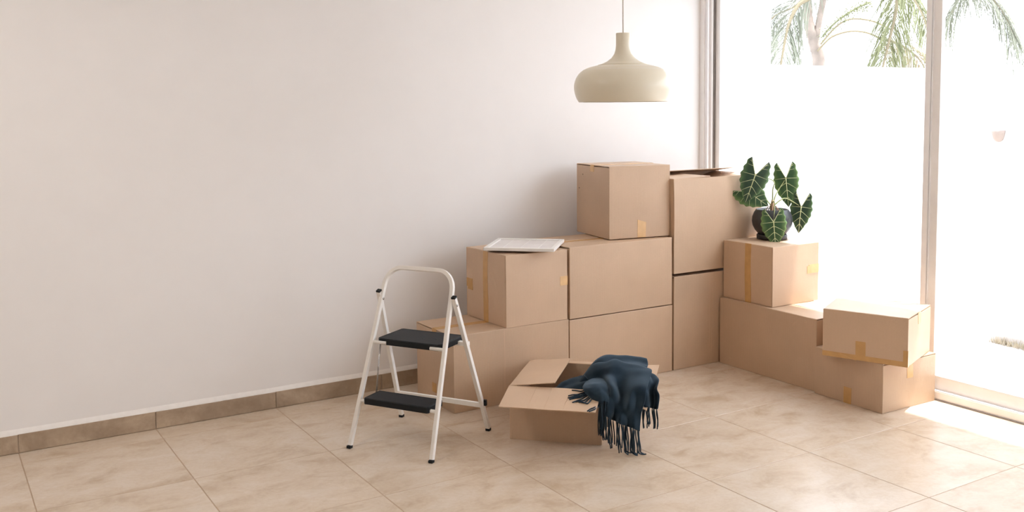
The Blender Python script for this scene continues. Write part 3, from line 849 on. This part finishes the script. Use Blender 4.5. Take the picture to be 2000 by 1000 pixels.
# strands lying over the front flap
for pts in D['ST']:
    q0, q1, q2 = [Vector(p) for p in pts]
    mid = q0.lerp(q1, 0.5) + Vector((0, 0, 0.004))
    q15 = q1.lerp(q2, 0.5) + Vector((random.uniform(-.003, .003), random.uniform(-.003, .003), 0.001))
    m = MB()
    m.tube([q - SL for q in catmull([q0, mid, q1, q15, q2], 3)], 0.0028, 6)
    m.build('fringe_strand', M['wool'], scf)

# ------------------------------------------------------------------ step ladder
LM = Vector((1.409, -0.800, 0))
lad = empty('step_ladder', LM, math.atan2(-0.850, 0.526), 'folding white step ladder with two black treads', 'step ladder')
FN = 0.24 / 0.665
def fpt(lat, z, off=0.0):         # a point in the tilted front plane
    return Vector((lat, FN * z + off, z))
TH = 0.0097
def sq_tube(m, pts, a=TH, up=(1, 0, 0)):
    m.tube(pts, a * math.sqrt(2), 4, smooth=False, up=up)
half = lambda z: 0.2185 - (0.2185 - 0.188) * z / 0.665
path = [fpt(-half(0), 0.012), fpt(-half(0.3), 0.3), fpt(-half(0.6), 0.6), fpt(-half(0.70), 0.705)]
cz, cr = 0.715, 0.085
arc = []
hw = half(0.71)
for k in range(1, 9):
    a = PI - (PI / 2) * k / 8
    arc.append(fpt(-hw + cr + cr * math.cos(a), cz + cr * math.sin(a)))
path += arc
path += [Vector((-q.x, q.y, q.z)) for q in path[::-1]]
m = MB()
# carry the section along the bend by hand: rectangle in the plane of the hoop
nrm = Vector((0, 1, -FN)).normalized()
vs, fs = [], []
P = path
for i, p in enumerate(P):
    t = (P[min(i + 1, len(P) - 1)] - P[max(i - 1, 0)]).normalized()
    s_ = t.cross(nrm).normalized()
    for (a, b_) in ((-1, -1), (-0.8, -1), (0.8, -1), (1, -1), (1, 1), (0.8, 1), (-0.8, 1), (-1, 1)):
        kk = 0.86 if abs(a) == 1 else 1.0
        vs.append(p + s_ * a * TH + nrm * b_ * TH * kk)
for i in range(len(P) - 1):
    for k in range(8):
        fs.append((i * 8 + k, i * 8 + (k + 1) % 8, (i + 1) * 8 + (k + 1) % 8, (i + 1) * 8 + k))
m.add(vs, fs, False)
fo = m.build('front_frame', M['ladder_white'], lad, bevel=0.002, seg=2)
for sx in (-1, 1):
    f0 = fpt(sx * half(0), 0.0)
    m = MB(); m.box((f0.x - 0.0105, f0.y - 0.011, 0), (f0.x + 0.0105, f0.y + 0.011, 0.013)); m.build('foot_cap', M['black'], lad, bevel=0.002)
    # rear leg: from the floor up past the pivot
    xb, xt = sx * 0.2475, (0.213 if sx > 0 else -0.200)
    r0 = Vector((xb, 0.480, 0.012)); 
    dirn = (Vector((xt, 0.24, 0.665)) - Vector((xb, 0.48, 0.0)))
    r1 = Vector((xb, 0.48, 0)) + dirn * (0.690 / 0.665)
    m = MB(); m.tube([r0, r1], TH * math.sqrt(2), 4, smooth=False, up=(1, 0, 0)); m.build('rear_leg', M['ladder_white'], lad, bevel=0.0012)
    m = MB(); m.box((xb - 0.0105, 0.469, 0), (xb + 0.0105, 0.491, 0.013)); m.build('foot_cap', M['black'], lad, bevel=0.002)
    m = MB(); m.tube([r1 - dirn.normalized() * 0.002, r1 + dirn.normalized() * 0.007], 0.0103 * math.sqrt(2), 4, smooth=False, up=(1, 0, 0)); m.build('end_cap', M['black'], lad, bevel=0.0008)
    # pivot rivet
    ra = -half(0.655) + 0.009 if sx < 0 else 0.2225
    m = MB(); m.tube([(ra, 0.237, 0.655), (ra + 0.0035, 0.237, 0.655)], 0.0055, 12); m.build('rivet', M['chrome'], lad)
    # tread supports
    m = MB()
    m.tube([fpt(sx * half(0.465), 0.462), fpt(sx * 0.12, 0.462)], 0.008, 10)
    m.build('tread_pin', M['ladder_white'], lad)
    m = MB()
    m.tube([fpt(sx * half(0.205), 0.205), fpt(sx * 0.12, 0.205)], 0.008, 10)
    m.build('tread_pin', M['ladder_white'], lad)
    # rear link of the upper tread
    m = MB(); m.box((min(sx * 0.15, sx * 0.225), 0.325, 0.445), (max(sx * 0.15, sx * 0.225), 0.350, 0.465)); m.build('tread_link', M['ladder_white'], lad, bevel=0.002)
    # wire stays between the treads
    m = MB()
    m.tube([(sx * 0.176, 0.20, 0.462), (sx * 0.174, 0.150, 0.205)], 0.0018, 6)
    m.tube([(sx * 0.171, 0.20, 0.462), (sx * 0.169, 0.150, 0.205)], 0.0018, 6)
    m.build('wire_stay', M['chrome'], lad)
m = MB(); m.box((-0.238, 0.420, 0.128), (0.238, 0.436, 0.152)); m.build('crossbar', M['ladder_white'], lad, bevel=0.003)
m = MB(); m.box((0.240, 0.432, 0.135), (0.262, 0.447, 0.165)); m.build('lock_clip', M['black'], lad, bevel=0.003)
def tread(name, w, y0, y1, z, h, ch):
    m = MB()
    t, e = 0.004, 0.010
    outl = [(-w, y0 + ch), (-w + ch, y0), (w - ch, y0), (w, y0 + ch), (w, y1 - ch * 0.5), (w - ch * 0.5, y1), (-w + ch * 0.5, y1), (-w, y1 - ch * 0.5)]
    n = len(outl)
    vs = [(x, y, z - h) for x, y in outl] + [(x, y, z - 0.004) for x, y in outl] + [(x * 0.975, y0 + (y - y0) * 0.96 + 0.004, z) for x, y in outl] + [(x * 0.93, (y0 + y1) / 2 + (y - (y0 + y1) / 2) * 0.88, z - 0.0015) for x, y in outl]
    fs = []
    for r_ in range(3):
        for k in range(n):
            fs.append((r_ * n + k, r_ * n + (k + 1) % n, (r_ + 1) * n + (k + 1) % n, (r_ + 1) * n + k))
    fs.append(tuple(range(3 * n, 4 * n)))
    fs.append(tuple(range(n))[::-1])
    m.add(vs, fs)
    o = m.build(name, M['black'], lad, bevel=0.0015)
    return o
tread('tread', 0.174, 0.168, 0.388, 0.482, 0.030, 0.016)
tread('tread', 0.174, 0.050, 0.180, 0.228, 0.030, 0.008)
for (x, y) in ((0.03, 0.25), (0.095, 0.262)):
    m = MB()
    m.tube([(x, y, 0.479), (x, y, 0.4815)], 0.005, 10)
    m.build('tread_stud', M['black'], lad)

# ------------------------------------------------------------------ white frame lying on the small box
fr_ = empty('picture_frame', (2.472, -0.279, 0.7965), math.radians(-43), 'white square frame with a ribbed white back panel, lying on the small box', 'frame')
fw = 0.190
m = MB()
m.box((-fw, -fw, 0.0), (fw, -fw + 0.022, 0.017))
m.build('frame_bar', M['frame_white'], fr_, bevel=0.002)
m = MB(); m.box((-fw, fw - 0.022, 0.0), (fw, fw, 0.017)); m.build('frame_bar', M['frame_white'], fr_, bevel=0.002)
m = MB(); m.box((-fw, -fw + 0.022, 0.0), (-fw + 0.022, fw - 0.022, 0.017)); m.build('frame_bar', M['frame_white'], fr_, bevel=0.002)
m = MB(); m.box((fw - 0.022, -fw + 0.022, 0.0), (fw, fw - 0.022, 0.017)); m.build('frame_bar', M['frame_white'], fr_, bevel=0.002)
boxobj('back_panel', (-fw + 0.02, -fw + 0.02, 0.001), (fw - 0.02, fw - 0.02, 0.010), M['frame_back'], fr_)
for k in range(1, 4):
    x = -fw + 2 * fw * k / 4
    boxobj('rib', (x - 0.0016, -fw + 0.022, 0.010), (x + 0.0016, fw - 0.022, 0.0112), M['frame_white'], fr_)
boxobj('rib', (-fw + 0.022, -0.0014, 0.010), (fw - 0.022, 0.0014, 0.0110), M['frame_white'], fr_)

# ------------------------------------------------------------------ pendant lamp
pd = empty('pendant_lamp', (2.283, -1.375, 1.571), 0, 'beige domed pendant lamp hanging on a thin cord above the boxes', 'lamp')
prof_n = [(0.0, 0.296), (0.0295, 0.296), (0.031, 0.294), (0.031, 0.245), (0.0325, 0.228), (0.038, 0.208), (0.050, 0.190), (0.070, 0.175), (0.092, 0.165), (0.109, 0.1605), (0.109, 0.1585)]
m = MB(); m.lathe(prof_n[::-1]); nk = m.build('neck', M['lamp'], pd)
prof_s = [(0.1085, 0.1588), (0.120, 0.157), (0.150, 0.150), (0.175, 0.139), (0.194, 0.122), (0.206, 0.102), (0.2125, 0.080), (0.2135, 0.060), (0.210, 0.038), (0.203, 0.018), (0.194, 0.002), (0.191, 0.0)]
m = MB(); m.lathe(prof_s[::-1]); m.build('shade', M['lamp'], pd, subsurf=1)
prof_i = [(r - 0.0025, z) for r, z in prof_s]
prof_i = [(0.02, 0.157)] + prof_i
m = MB(); m.lathe(prof_i); m.build('shade_lining', M['lamp_in'], pd)
m = MB(); m.lathe([(0.0, 0.16), (0.022, 0.158), (0.022, 0.10), (0.0, 0.10)], 24); m.build('socket', M['lamp_in'], pd)
m = MB(); m.lathe([(0.0, 0.10), (0.012, 0.10), (0.014, 0.085), (0.028, 0.062), (0.031, 0.045), (0.026, 0.028), (0.012, 0.017), (0.0, 0.015)], 24); m.build('bulb', M['frame_white'], pd)
m = MB(); m.tube([(0, 0, 0.294), (-0.002, 0, 0.7), (0.0, 0, H - 1.571 - 0.03)], 0.0028, 8); m.build('cord', M['cord'], pd)
m = MB(); m.lathe([(0, H - 1.571 - 0.04), (0.02, H - 1.571 - 0.04), (0.05, H - 1.571 - 0.012), (0.05, H - 1.571 - 0.0005), (0, H - 1.571 - 0.0005)], 32); m.build('ceiling_rose', M['lamp'], pd)

# added fill lamp, out of view, to brighten the left wall warmly
cl = empty('added_fill_lamp', (-0.5, -1.5, H), 0, 'added round warm fill lamp on the ceiling, out of view, left end of the room', 'lamp')
m = MB(); m.lathe([(0, -0.0005), (0.40, -0.0005), (0.41, -0.015), (0.41, -0.05), (0.395, -0.055), (0.39, -0.04), (0, -0.04)], 48); m.build('fill_lamp_housing', M['frame_white'], cl)
ld = bpy.data.lights.new('added_fill_light', 'AREA')
ld.shape = 'DISK'; ld.size = 0.76; ld.energy = 22; ld.color = (1.0, 0.92, 0.84)
lo_ = bpy.data.objects.new('light_disc', ld); C.objects.link(lo_); lo_.parent = cl; lo_.location = (0, 0, -0.045)

# ------------------------------------------------------------------ potted plant
pz = 0.7475
plant = empty('potted_plant', (4.050, -0.590, pz), 0, 'plant with dark arrow-shaped white-veined leaves in round black pot', 'plant')
PLc = Vector(plant.location)
m = MB()
m.lathe([(0.0, 0.001), (0.088, 0.001), (0.091, 0.005), (0.091, 0.026), (0.086, 0.030)], 48)
m.build('saucer', M['pot'], plant)
m = MB()
pp = [(0.0, 0.026), (0.070, 0.026), (0.086, 0.036), (0.102, 0.056), (0.115, 0.082), (0.120, 0.108), (0.1175, 0.135), (0.108, 0.160), (0.098, 0.176), (0.093, 0.181), (0.089, 0.179), (0.088, 0.168), (0.0, 0.160)]
m.lathe(pp, 64)
m.build('pot', M['pot'], plant)
m = MB()
rows = []
for i in range(8):
    rr = 0.090 * i / 7
    rows.append([(rr * math.cos(2 * PI * k / 24), rr * math.sin(2 * PI * k / 24), 0.166 + 0.006 * noise.noise(Vector((rr * 60, k * 0.9, 1)))) for k in range(25)])
m.grid(rows)
m.build('soil', M['soil'], plant)
m = MB()
for a in range(5):
    an = a * 1.3
    m.tube(catmull([(0.0, 0.0, 0.19), (0.02 * math.cos(an), 0.02 * math.sin(an), 0.20), (0.035 * math.cos(an), 0.035 * math.sin(an), 0.18), (0.045 * math.cos(an), 0.045 * math.sin(an), 0.163)], 4), 0.0025, 6)
m.build('root', M['root'], plant)
m = MB(); m.tube([(0, 0, 0.16), (0.0, 0.0, 0.20), (0.002, 0, 0.235)], [0.014, 0.013, 0.007], 10); m.build('stalk', M['root'], plant)

def leaf(j, tip, width, facing, mat, stem_base, stem_mid, cup=0.12):
    """sagittate leaf: j junction of the lobes, tip; facing is the outward normal"""
    j, tip = Vector(j) - PLc, Vector(tip) - PLc
    ax = tip - j
    L = ax.length
    ax.normalize()
    nrm = Vector(facing)
    nrm = (nrm - ax * nrm.dot(ax)).normalized()
    sd = ax.cross(nrm)
    def outer(u):
        K = [(-0.56, 0.64), (-0.50, 0.76), (-0.3, 0.88), (0.0, 0.97), (0.15, 0.97), (0.35, 0.86), (0.55, 0.67), (0.75, 0.40), (0.9, 0.17), (1.0, 0.0)]
        for (a, b_), (c, d) in zip(K, K[1:]):
            if u <= c:
                t = (u - a) / (c - a)
                return b_ + (d - b_) * t
        return 0
    def inner(u):
        return max(0.0, -u / 0.56) ** 1.1 * 0.60
    def pos(u, v):
        c = -cup * L * (v / 0.98) ** 2 * 0.5 + cup * L * 0.25 * abs(math.sin(u * 9)) * (abs(v)) * 0.5 - 0.18 * L * max(0, u) ** 2 * 0.5
        return j + ax * u * L + sd * v * width + nrm * c
    lf = MB()
    rim = []
    nu, nv = 44, 7
    for s_ in (-1, 1):
        rows = []
        for i in range(nu + 1):
            u = -0.56 + 1.56 * i / nu
            a, o = inner(u), outer(u)
            o *= 1 + 0.05 * math.sin(u * 26) * (1 if u < 0.85 else 0)
            o = max(o, a + 0.001)
            rows.append([pos(u, s_ * (a + (o - a) * k / nv)) for k in range(nv + 1)])
            rim += [max(0, ((k / nv) - 0.55) / 0.45) for k in range(nv + 1)]
        if s_ < 0:
            lf.grid(rows)
        else:
            n0 = len(lf.f)
            lf.grid(rows)
            lf.f[n0:] = [f[::-1] for f in lf.f[n0:]]
    lo = lf.build('leaf', M[mat], plant, solid=0.0012)
    at = lo.data.attributes.new('rim', 'FLOAT', 'POINT')
    at.data.foreach_set('value', rim)
    vm = MB()
    off = nrm * 0.0013
    def vein(uv, r0, r1):
        pts = [pos(u, v) + off for u, v in uv]
        n = len(pts)
        vm.tube(pts, [r0 + (r1 - r0) * k / (n - 1) for k in range(n)], 6)
    vein([(k / 10, 0) for k in range(0, 10)] + [(0.97, 0)], 0.0030, 0.0010)
    for s_ in (-1, 1):
        vein([(-0.5 * k / 7, s_ * 0.60 * (k / 7) ** 1.05) for k in range(8)], 0.0024, 0.0010)
        for (u0, u1, v1) in ((0.0, 0.02, 0.86), (0.16, 0.40, 0.80), (0.40, 0.62, 0.56), (0.64, 0.80, 0.30)):
            vein([(u0 + (u1 - u0) * (k / 6) ** 1.2, s_ * v1 * k / 6) for k in range(7)], 0.0017, 0.0007)
        for (k0, du, dv) in ((0.55, -0.02, 0.38), (0.8, -0.04, 0.20)):
            u0, v0 = -0.5 * k0, 0.60 * k0 ** 1.05
            vein([(u0 + du * k / 4, s_ * (v0 + dv * k / 4)) for k in range(5)], 0.0013, 0.0006)
    vm.build('veins', M['vein'], lo)
    st = MB()
    sb, smd = Vector(stem_base), Vector(stem_mid) - PLc
    jj = j - nrm * 0.004
    pts = catmull([sb, sb.lerp(smd, 0.5) + Vector((0, 0, 0.012)), smd, jj], 6)
    st.tube(pts, [0.0048 - 0.0022 * k / (len(pts) - 1) for k in range(len(pts))], 8)
    st.build('leaf_stem', M['stem'], plant)

tc_ = Vector((-0.725, -0.689, 0.10))        # towards the room
rt_ = Vector((0.689, -0.725, 0))
LV = D['LV']
leaf(LV['a'][0], LV['a'][1], LV['a'][2], tc_ + rt_ * 0.15, 'leaf', (0, 0, 0.22), Vector((4.045, -0.60, 1.10)))
leaf(LV['b'][0], LV['b'][1], LV['b'][2], tc_ + rt_ * -0.1, 'leaf_lit', (0.004, 0, 0.21), Vector((4.09, -0.60, 1.04)))
leaf(LV['c'][0], LV['c'][1], LV['c'][2], tc_ + rt_ * -0.15, 'leaf', (0.006, -0.004, 0.20), Vector((4.12, -0.64, 0.99)))
leaf(LV['d'][0], LV['d'][1], LV['d'][2], tc_, 'leaf_lit', (-0.004, -0.004, 0.22), Vector((4.00, -0.655, 0.965)))
leaf(LV['e'][0], LV['e'][1], LV['e'][2], tc_ + Vector((0, 0, 0.2)), 'leaf_lit', (-0.004, 0.004, 0.20), Vector((4.03, -0.50, 1.01)))

# ------------------------------------------------------------------ outside: palms, grass, wall lamp
PA = D['PAL']
palm = empty('palm_tree', (PA['trunk'][0][0], PA['trunk'][0][1], -0.03), 0, 'palm tree with drooping fronds beyond the white garden wall, left pane', 'tree')
palm2 = empty('palm_tree', (10.5, -0.2, -0.03), 0, 'palm tree seen through the right-hand pane, only frond tips showing', 'tree')
def rel(pts, root):
    return [Vector(p) - Vector(root.location) for p in pts]
tk = catmull(rel(PA['trunk'], palm), 5)
tk = [Vector((tk[0].x, tk[0].y, 0))] + tk
m = MB()
m.tube(tk, [0.085 - 0.05 * k / (len(tk) - 1) + 0.006 * (k % 2) for k in range(len(tk))], 12)
m.build('trunk', M['trunk'], palm)
m = MB(); m.tube(catmull(rel(PA['branch'], palm), 5), 0.034, 10); m.build('trunk', M['trunk'], palm)
def frond(root, pts, mat, n, L, spread, width=0.014, up=0.0, droop=1.0, stem=0.018, rmat='rachis'):
    c = catmull(rel(pts, root), 10)
    m = MB()
    m.tube(c, [stem * (1 - 0.7 * k / (len(c) - 1)) for k in range(len(c))], 6)
    fo = m.build('frond', M[rmat], root)
    lm = MB()
    for k in range(n):
        t = (k + random.random()) / n * (len(c) - 1.01)
        i = int(t)
        p = c[i].lerp(c[i + 1], t - i)
        tg = (c[i + 1] - c[i]).normalized()
        for s_ in (-1, 1):
            sv = tg.cross(Vector((0.5, 0.85, 0))).normalized() * s_
            side = (sv * spread * random.uniform(0.6, 1.2) + tg * 0.8 + Vector((0.5, 0.85, 0)) * random.uniform(-0.5, 0.5)).normalized()
            ll = L * random.uniform(0.6, 1.15)
            q = Vector(p)
            pts_ = [Vector(q)]
            d = Vector(side)
            for e_ in range(5):
                d = (d + Vector((random.uniform(-.08, .08), random.uniform(-.08, .08), -0.32 * droop))).normalized()
                q = q + d * ll / 5
                pts_.append(Vector(q))
            wv = Vector((0.85, -0.5, random.uniform(-0.5, 0.5))).normalized()
            ws = [0.5, 1, 1, 0.8, 0.5, 0.1]
            lm.grid([[a - wv * width / 2 * w_, a + wv * width / 2 * w_] for a, w_ in zip(pts_, ws)])
    lm.build('leaflets', M[mat], fo, kind='stuff')
frond(palm, PA['f1'], 'leaflet_grey', 100, 0.60, 1.0, 0.010, stem=0.026)
frond(palm, PA['f6'], 'leaflet_grey', 90, 0.42, 1.1, 0.007)
frond(palm, PA['f2'], 'leaflet', 120, 0.62, 0.9, 0.009, stem=0.024)
frond(palm, PA['f3'], 'leaflet_dry', 70, 0.42, 1.0, 0.010)
frond(palm, PA['f4'], 'leaflet', 60, 0.40, 0.7, 0.010)
frond(palm2, PA['f5'], 'leaflet_grey', 130, 0.45, 0.30, 0.0045, droop=1.1, stem=0.006)
frond(palm2, PA['f7'], 'leaflet_grey', 80, 0.36, 0.35, 0.0045, droop=1.1, stem=0.006)
p2 = MB(); p2.tube([(0, 0, 0), (0.05, 0.0, 2.0), (0.0, 0.1, 3.6)], [0.16, 0.12, 0.10], 12); p2.build('trunk', M['trunk'], palm2)
for key in ('s1', 's2'):
    m = MB(); m.tube(catmull(rel(PA[key], palm), 6), 0.011, 8); m.build('flower_stalk', M['rachis'], palm)
sp = catmull(rel(PA['sp'], palm), 12)
m = MB()
for k in range(420):
    t = random.random() * (len(sp) - 1.01)
    i = int(t)
    p = sp[i].lerp(sp[i + 1], t - i) + Vector((random.gauss(0, .03), random.gauss(0, .03), random.gauss(-0.01, .035)))
    r = random.uniform(0.006, 0.011)
    m.add([p + Vector(v) * r for v in ((1, 0, 0), (-1, 0, 0), (0, 1, 0), (0, -1, 0), (0, 0, 1), (0, 0, -1))],
          [(0, 2, 4), (2, 1, 4), (1, 3, 4), (3, 0, 4), (2, 0, 5), (1, 2, 5), (3, 1, 5), (0, 3, 5)])
m.tube(sp, 0.012, 6)
m.build('fruit_cluster', M['leaflet'], palm, kind='stuff')

gr = MB()
for k in range(1300):
    y = random.uniform(-2.3, -1.02)
    f = (-1.02 - y) / 1.2
    x = 5.69 - random.random() ** 1.5 * 0.22 * min(1, f + 0.15)
    hgt = random.uniform(0.02, 0.05 + 0.05 * min(1, f))
    a = random.uniform(0, 6.28)
    dx, dy = math.cos(a) * 0.02, math.sin(a) * 0.02
    wv = Vector((-math.sin(a), math.cos(a), 0)) * 0.003
    p = Vector((x - 0.02, y, -0.02))
    gr.add([p - wv, p + wv, p + Vector((dx, dy, hgt))], [(0, 1, 2)])
go = gr.build('dry_grass', M['grass'], kind='stuff', label='strip of dry straw-coloured grass along the foot of the garden wall')
go['category'] = 'grass'

wl = empty('wall_lamp', (5.688, -1.011, 1.342), 0, 'small clay half-bowl wall lamp on the sunlit garden wall', 'lamp')
m = MB()
prof = [(0.0, -0.04), (0.018, -0.036), (0.032, -0.018), (0.040, 0.010), (0.044, 0.034), (0.040, 0.034), (0.030, 0.0)]
rows = [[(-max(0, r) * math.sin(PI * k / 16), r * math.cos(PI * k / 16), z) for k in range(17)] for r, z in prof]
m.grid(rows)
m.build('bowl', M['lamp_out'], wl, solid=0.002)
boxobj('back_plate', (-0.004, -0.03, -0.03), (0.0, 0.03, 0.03), M['lamp_out'], wl)
